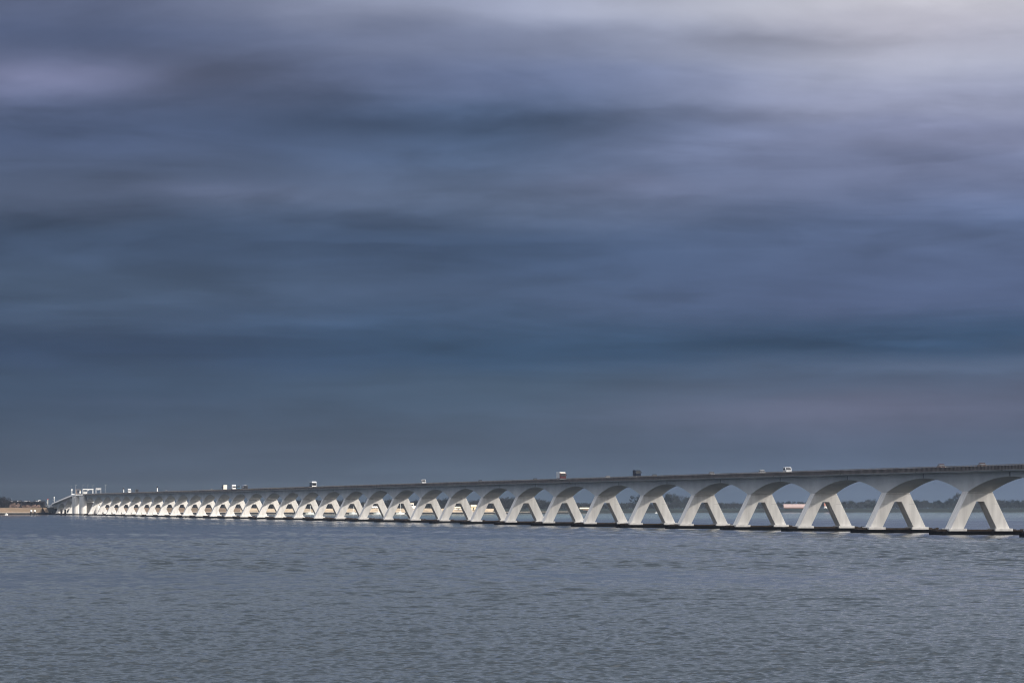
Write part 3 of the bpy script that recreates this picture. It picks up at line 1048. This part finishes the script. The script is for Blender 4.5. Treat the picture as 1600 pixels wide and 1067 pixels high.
def motorboat(px, Yd, label, s=1.0):
    t = thing('motorboat', label, 'boat', (at(px, Yd), Yd, 0), .1)
    L = 6 * s
    vs = []
    for i in range(6):
        u_ = i / 5
        wd = 1.1 * (1 - max(0, u_ - .5) ** 2 * 3.6)
        wd = max(.08, wd) * s
        vs += [(-L / 2 + L * u_, -wd, .9 + .35 * u_), (-L / 2 + L * u_, -wd * .6, -.2), (-L / 2 + L * u_, wd * .6, -.2), (-L / 2 + L * u_, wd, .9 + .35 * u_)]
    fs = [(i * 4 + j, i * 4 + (j + 1) % 4, (i + 1) * 4 + (j + 1) % 4, (i + 1) * 4 + j) for i in range(5) for j in range(4)] + [(3, 2, 1, 0), (20, 21, 22, 23)]
    part('hull', MB().add(vs, fs), 'white', t)
    part('cabin', MB().box(-L * .2, L * .12, -.7, .7, 1.0, 2.0), 'white', t, bevel=.1)
    part('window', MB().box(-L * .16, L * .08, -.72, -.69, 1.4, 1.8), 'glass', t)


motorboat(1027.5, 5700, 'small white boat on the far water seen through a right hand pier opening', 1.0)
motorboat(491, 4800, 'small white boat low on the water left of the sailboats', 1.0)
motorboat(10, 4400, 'small white boat off the tan bank at the left edge', .45)


# ------------------------------------------------------------------ buildings on the far shore
def house(px, Yd, z0, wd, dp, wall, ridge, wm, rm, label, name='house', windows=2, rz=0.0, cat='house', group=None):
    t = thing(name, label, cat, (at(px, Yd), Yd, z0), rz, group)
    x = wd / 2
    part('wall', MB().prism_x([(0, 0), (dp, 0), (dp, wall), (dp / 2, ridge - .25), (0, wall)], -x, x), wm, t)
    part('roof', MB().prism_x([(-.5, wall - .2), (dp / 2, ridge - .25), (dp + .5, wall - .2), (dp + .5, wall + .05), (dp / 2, ridge), (-.5, wall + .05)], -x - .5, x + .5), rm, t)
    for i in range(windows):
        cx = -x + wd * (i + .5) / windows
        part('window', MB().box(cx - .5, cx + .5, -.06, -.02, wall * .4, wall * .4 + 1.1), 'glass', t)
    part('door', MB().box(-.5, .5, -.07, -.03, 0, min(2.1, wall * .8)), 'darksteel', t)
    return t


house(1249, 6790, 2.3, 42, 13, 4.3, 8.7, 'brick', 'roofpink', 'long low barn with a pale pink roof on the far right shore', 'barn', 6, cat='barn')
house(1292, 6800, 2.3, 6.5, 8, 6.5, 10.3, 'plaster', 'rooftile', 'small white gabled house right of the pink roofed barn', 'farmhouse', 2)
hb = thing('harbour_building', 'cream stepped building on the sandy shore by the sailboats', 'building', (at(644.5, 5090), 5090, 4.6), 0)
part('wall', MB().box(-2.6, 1.2, 0, 6, 0, 6.6), 'plaster', hb)
part('annex', MB().box(1.2, 3.4, .3, 6, 0, 3.9), 'plaster', hb)
part('roof', MB().box(-2.8, 1.4, -.2, 6.2, 6.6, 6.9), 'roofcream', hb)
part('window', MB().box(-2, .6, -.05, -.01, 4.2, 5.3), 'glass', hb)
house(589, 5075, 4.4, 9, 6, 2.2, 3.6, 'plaster', 'plaster', 'low white building on the sandy shore behind a sailboat', 'shed', 3, cat='shed')
house(716, 5085, 4.4, 12, 6, 2.0, 3.3, 'plaster', 'roofcream', 'low cream shed where the sandy shore ends', 'shed', 4, cat='shed')
house(740, 5085, 4.2, 5, 5, 3.6, 5.4, 'roofcream', 'roofcream', 'small yellowish hut right of the low cream shed', 'hut', 1, cat='hut')
house(914, 5590, 3.4, 11, 6, 1.8, 3.2, 'brick', 'roofcream', 'long yellow roofed shed low on the far shore under the maroon truck', 'shed', 3, cat='shed')
for px, s, z in ((6, 1.8, 14.0), (17, 2.0, 14.0), (30, 3.4, 14.4), (39.7, 2.4, 13.9), (44.7, 2.2, 14.0), (57.7, 1.9, 13.9), (61.2, 2.2, 13.9)):
    Yd = 5450
    nm = {6: 'tiny white house above the trees at the left edge', 17: 'tiny white house above the trees, second from the left edge', 30: 'widest white house above the trees at far left',
          39.7: 'left of a close pair of white houses above the trees', 44.7: 'right of a close pair of white houses above the trees', 57.7: 'white house above the trees nearest the tall ramp post but one', 61.2: 'white house above the trees nearest the tall ramp post'}[px]
    house(px, Yd, 2.2, s, 5, z - 3.4, z - 2.4, 'plaster', 'plaster', nm, 'house', 1, group='white houses above the left treeline')


# ------------------------------------------------------------------ trees
def tree_meshes(seed, h, wd, dens, low):
    rg = random.Random(seed)
    tr = MB().tube((0, 0, -.3), (0, 0, h * .45), .035 * h * .6, .02 * h * .6, 7)
    tips = []
    for i in range(11):
        a = rg.uniform(0, 6.28)
        z0 = h * rg.uniform(.22, .5)
        rr_ = wd * rg.uniform(.35, .95) * .5
        q = (rr_ * math.cos(a), rr_ * math.sin(a), z0 + h * rg.uniform(.18, .42))
        tr.tube((0, 0, z0), q, .009 * h, .004 * h, 5)
        tips.append(q)
    cr = MB()
    clumps = tips + [(rg.uniform(-.3, .3) * wd, rg.uniform(-.3, .3) * wd, h * rg.uniform(low, .95)) for _ in range(13)]
    for (cx, cy, cz) in clumps:
        R0 = wd * rg.uniform(.10, .22)
        for _ in range(dens):
            d = Vector((rg.gauss(0, 1), rg.gauss(0, 1), rg.gauss(0, .8)))
            d = d.normalized() * R0 * rg.random() ** .45
            p = Vector((cx, cy, cz)) + d
            if p.z < .3:
                continue
            dirv = (Vector((p.x, p.y, (p.z - h * .3) * 1.2)).normalized() + Vector((rg.uniform(-.7, .7), rg.uniform(-.7, .7), rg.uniform(-.2, .7)))).normalized()
            sd = dirv.orthogonal().normalized()
            ln = rg.uniform(.5, 1.3) * h / 12
            wq = rg.uniform(.07, .20) * h / 12
            cr.add([p - sd * wq, p + sd * wq, p + sd * wq * .3 + dirv * ln, p - sd * wq * .3 + dirv * ln], [(0, 1, 2, 3)])
    return tr.mesh('trunk'), cr.mesh('crown')


KINDS = [tree_meshes(1, 12, 8, 46, .35), tree_meshes(2, 12, 10, 50, .3), tree_meshes(3, 12, 6.5, 40, .3), tree_meshes(4, 12, 12, 52, .22), tree_meshes(5, 12, 9, 26, .35)]
PALE = tree_meshes(6, 12, 12, 60, .12)
for tr, cr in KINDS:
    tr.materials.append(M['bark'])
    cr.materials.append(M['twig'])
PALE[0].materials.append(M['bark'])
PALE[1].materials.append(M['twigpale'])


def tree(px, Yd, top, label, group, kind=None, wide=1.0, z0=2.2):
    tr, cr = kind or random.choice(KINDS)
    h = top - z0
    t = thing('tree', label, 'tree', (at(px, Yd), Yd, z0), random.uniform(0, 6.28), group)
    s = h / 12
    t.scale = (s * wide, s * wide, s)
    link('trunk', tr, None, t)
    link('crown', cr, None, t)


def ztop(y_px, Yd):
    return HC + (HOR - y_px) * Yd / F


tr_rng = random.Random(5)
zones = [(-20, 63, 1.6, (782.0, 785.0), 'dark bare tree in the treeline behind the tan bank at far left', 'treeline at far left'),
         (112, 460, 7.5, (783, 787), 'bare tree glimpsed through the far pier openings', 'treeline behind the far piers'),
         (460, 640, 5.2, (781, 786), 'bare tree behind the sandy shore and the sailboats', 'treeline behind the sandy shore'),
         (640, 860, 4.3, (779.5, 787), 'bare tree behind the far shore around the middle of the bridge', 'treeline behind the middle piers'),
         (860, 1020, 5.0, (785, 789), 'low bare tree on the far shore between the maroon and navy trucks', 'low treeline right of the middle'),
         (1020, 1280, 5.5, (783.5, 788.5), 'bare tree on the far shore around the pink roofed barn', 'treeline around the barn'),
         (1280, 1460, 4.0, (781.5, 787), 'bare tree on the far shore right of the pink roofed barn', 'treeline right of the barn'),
         (1460, 1640, 4.2, (780.5, 787), 'bare tree on the far shore behind the nearest piers', 'treeline at the right edge')]
for p0, p1, step, (ya, yb), lb, grp in zones:
    px = p0
    while px < p1:
        Yd = shore_y(px) + (tr_rng.uniform(250, 380) if 1218 < px < 1304 else tr_rng.uniform(70, 240))
        tree(px, Yd, ztop(tr_rng.uniform(ya, yb), Yd), lb, grp, wide=tr_rng.uniform(1.0, 1.5))
        px += step * tr_rng.uniform(.6, 1.4)
for px, y_, wd in ((696, 778, 1.2), (701, 779, 1.1), (689, 780, 1.1), (745, 782, 1.2), (789, 778.5, 1.5), (797, 778, 1.6), (804, 779.5, 1.3),
                   (1043, 773, 1.0), (1050, 771.5, .9), (1056, 775, .9), (1068, 774.5, 1.2), (1075, 777, 1.2), (1483, 779, 1.0), (1491, 774, 1.0), (1499, 771, 1.0), (1505, 772, 1.0),
                   (1582, 781, .8), (1591, 780, .8), (1355, 781, 1.2), (1362, 780, 1.2)):
    Yd = shore_y(px) + tr_rng.uniform(80, 160)
    tree(px, Yd, ztop(y_, Yd), 'taller bare tree standing out of the treeline between the piers', 'taller trees between the piers', wide=wd)
tree(994, 5900, ztop(774.5, 5900), 'single tall bare tree with a round crown under the navy lorry', None, KINDS[4], 1.0)
for px, y_, wd in ((3, 777.5, 1.5), (8, 779, 1.4), (-4, 777, 1.5)):
    tree(px, 5300, ztop(y_, 5300), 'tall dark tree clump rising at the left edge', 'tall trees at the left edge', wide=wd)
for px, y_, wd, lb in ((22.5, 786.2, 1.15, 'large pinkish bush glowing before the dark trees at far left'), (42, 789.0, 1.3, 'low pinkish bush left of the mooring piles'), (50, 788.8, 1.3, 'low pinkish bush above the mooring piles'), (57, 788.6, 1.2, 'low pinkish bush beside the steps of the bank')):
    Yd = shore_y(px) + 60
    tree(px, Yd, ztop(y_, Yd), lb, None, PALE, wd)
# thicket under the trees, one mass
th_ = MB()
for px in np.arange(-24, 1640, .55):
    if 62 < px < 108 or 1222 < px < 1270 or 1284 < px < 1300:
        continue
    Yd = shore_y(px) + tr_rng.uniform(66, 200)
    top = ztop(tr_rng.uniform(786.2, 789.6), Yd)
    x = at(px, Yd)
    for _ in range(9):
        z = 2.0 + (top - 2) * tr_rng.random() ** .6
        p = Vector((x + tr_rng.uniform(-1, 1), Yd + tr_rng.uniform(-1.5, 1.5), z))
        d = Vector((tr_rng.uniform(-.6, .6), tr_rng.uniform(-.5, .5), 1)).normalized()
        s = d.cross(Vector((0, 1, 0))).normalized() * tr_rng.uniform(.25, .6)
        ln = tr_rng.uniform(.8, 2.0)
        th_.add([p - s, p + s, p + s * .4 + d * ln, p - s * .4 + d * ln], [(0, 1, 2, 3)])
struct('thicket', th_, 'twig', 'stuff')


# ------------------------------------------------------------------ unseen cloud bank, added to shade the near half
def cloud():
    off = SDIR * (1250 / SDIR.z)
    cx, cy = 860 + off.x, 2000 + off.y
    ax, ay, az_ = 1010, 2500, 150
    mb = MB()
    nu, nv_ = 56, 22
    rg = random.Random(2)
    vs = [(cx, cy, 1250 - az_)]
    for j in range(1, nv_):
        ph = -math.pi / 2 + math.pi * j / nv_
        for i in range(nu):
            a = 2 * math.pi * i / nu
            k = 1 + .05 * math.sin(3 * a + j) + .03 * math.sin(9 * a) * math.cos(j)
            vs.append((cx + ax * k * math.cos(ph) * math.cos(a), cy + ay * k * math.cos(ph) * math.sin(a), 1250 + az_ * math.sin(ph) * (1 + .12 * math.sin(5 * a + j * .7))))
    vs.append((cx, cy, 1250 + az_))
    fs = []
    for i in range(nu):
        fs.append((0, 1 + (i + 1) % nu, 1 + i))
        b = 1 + (nv_ - 2) * nu
        fs.append((len(vs) - 1, b + i, b + (i + 1) % nu))
    for j in range(nv_ - 2):
        for i in range(nu):
            a = 1 + j * nu
            fs.append((a + i, a + (i + 1) % nu, a + nu + (i + 1) % nu, a + nu + i))
    m = bpy.data.materials.new('cloud_vapour')
    m.use_nodes = True
    nt = m.node_tree
    nt.nodes.clear()
    v = nt.nodes.new('ShaderNodeVolumePrincipled')
    v.inputs['Color'].default_value = (.95, .95, .97, 1)
    v.inputs['Density'].default_value = .0028
    o = nt.nodes.new('ShaderNodeOutputMaterial')
    nt.links.new(v.outputs[0], o.inputs['Volume'])
    mb.add(vs, fs)
    ob = link('cloud', mb.mesh('cloud', True), m)
    ob['kind'] = 'structure'


cloud()


def haze():
    m = bpy.data.materials.new('sea_haze')
    m.use_nodes = True
    nt = m.node_tree
    nt.nodes.clear()
    v = nt.nodes.new('ShaderNodeVolumePrincipled')
    v.inputs['Color'].default_value = (.80, .88, 1, 1)
    v.inputs['Density'].default_value = .00004
    v.inputs['Anisotropy'].default_value = .85
    o = nt.nodes.new('ShaderNodeOutputMaterial')
    nt.links.new(v.outputs[0], o.inputs['Volume'])
    ob = link('haze', MB().box(-8100, 8100, -1550, 8700, -5, 45).mesh('haze'), m)
    ob['kind'] = 'stuff'


haze()
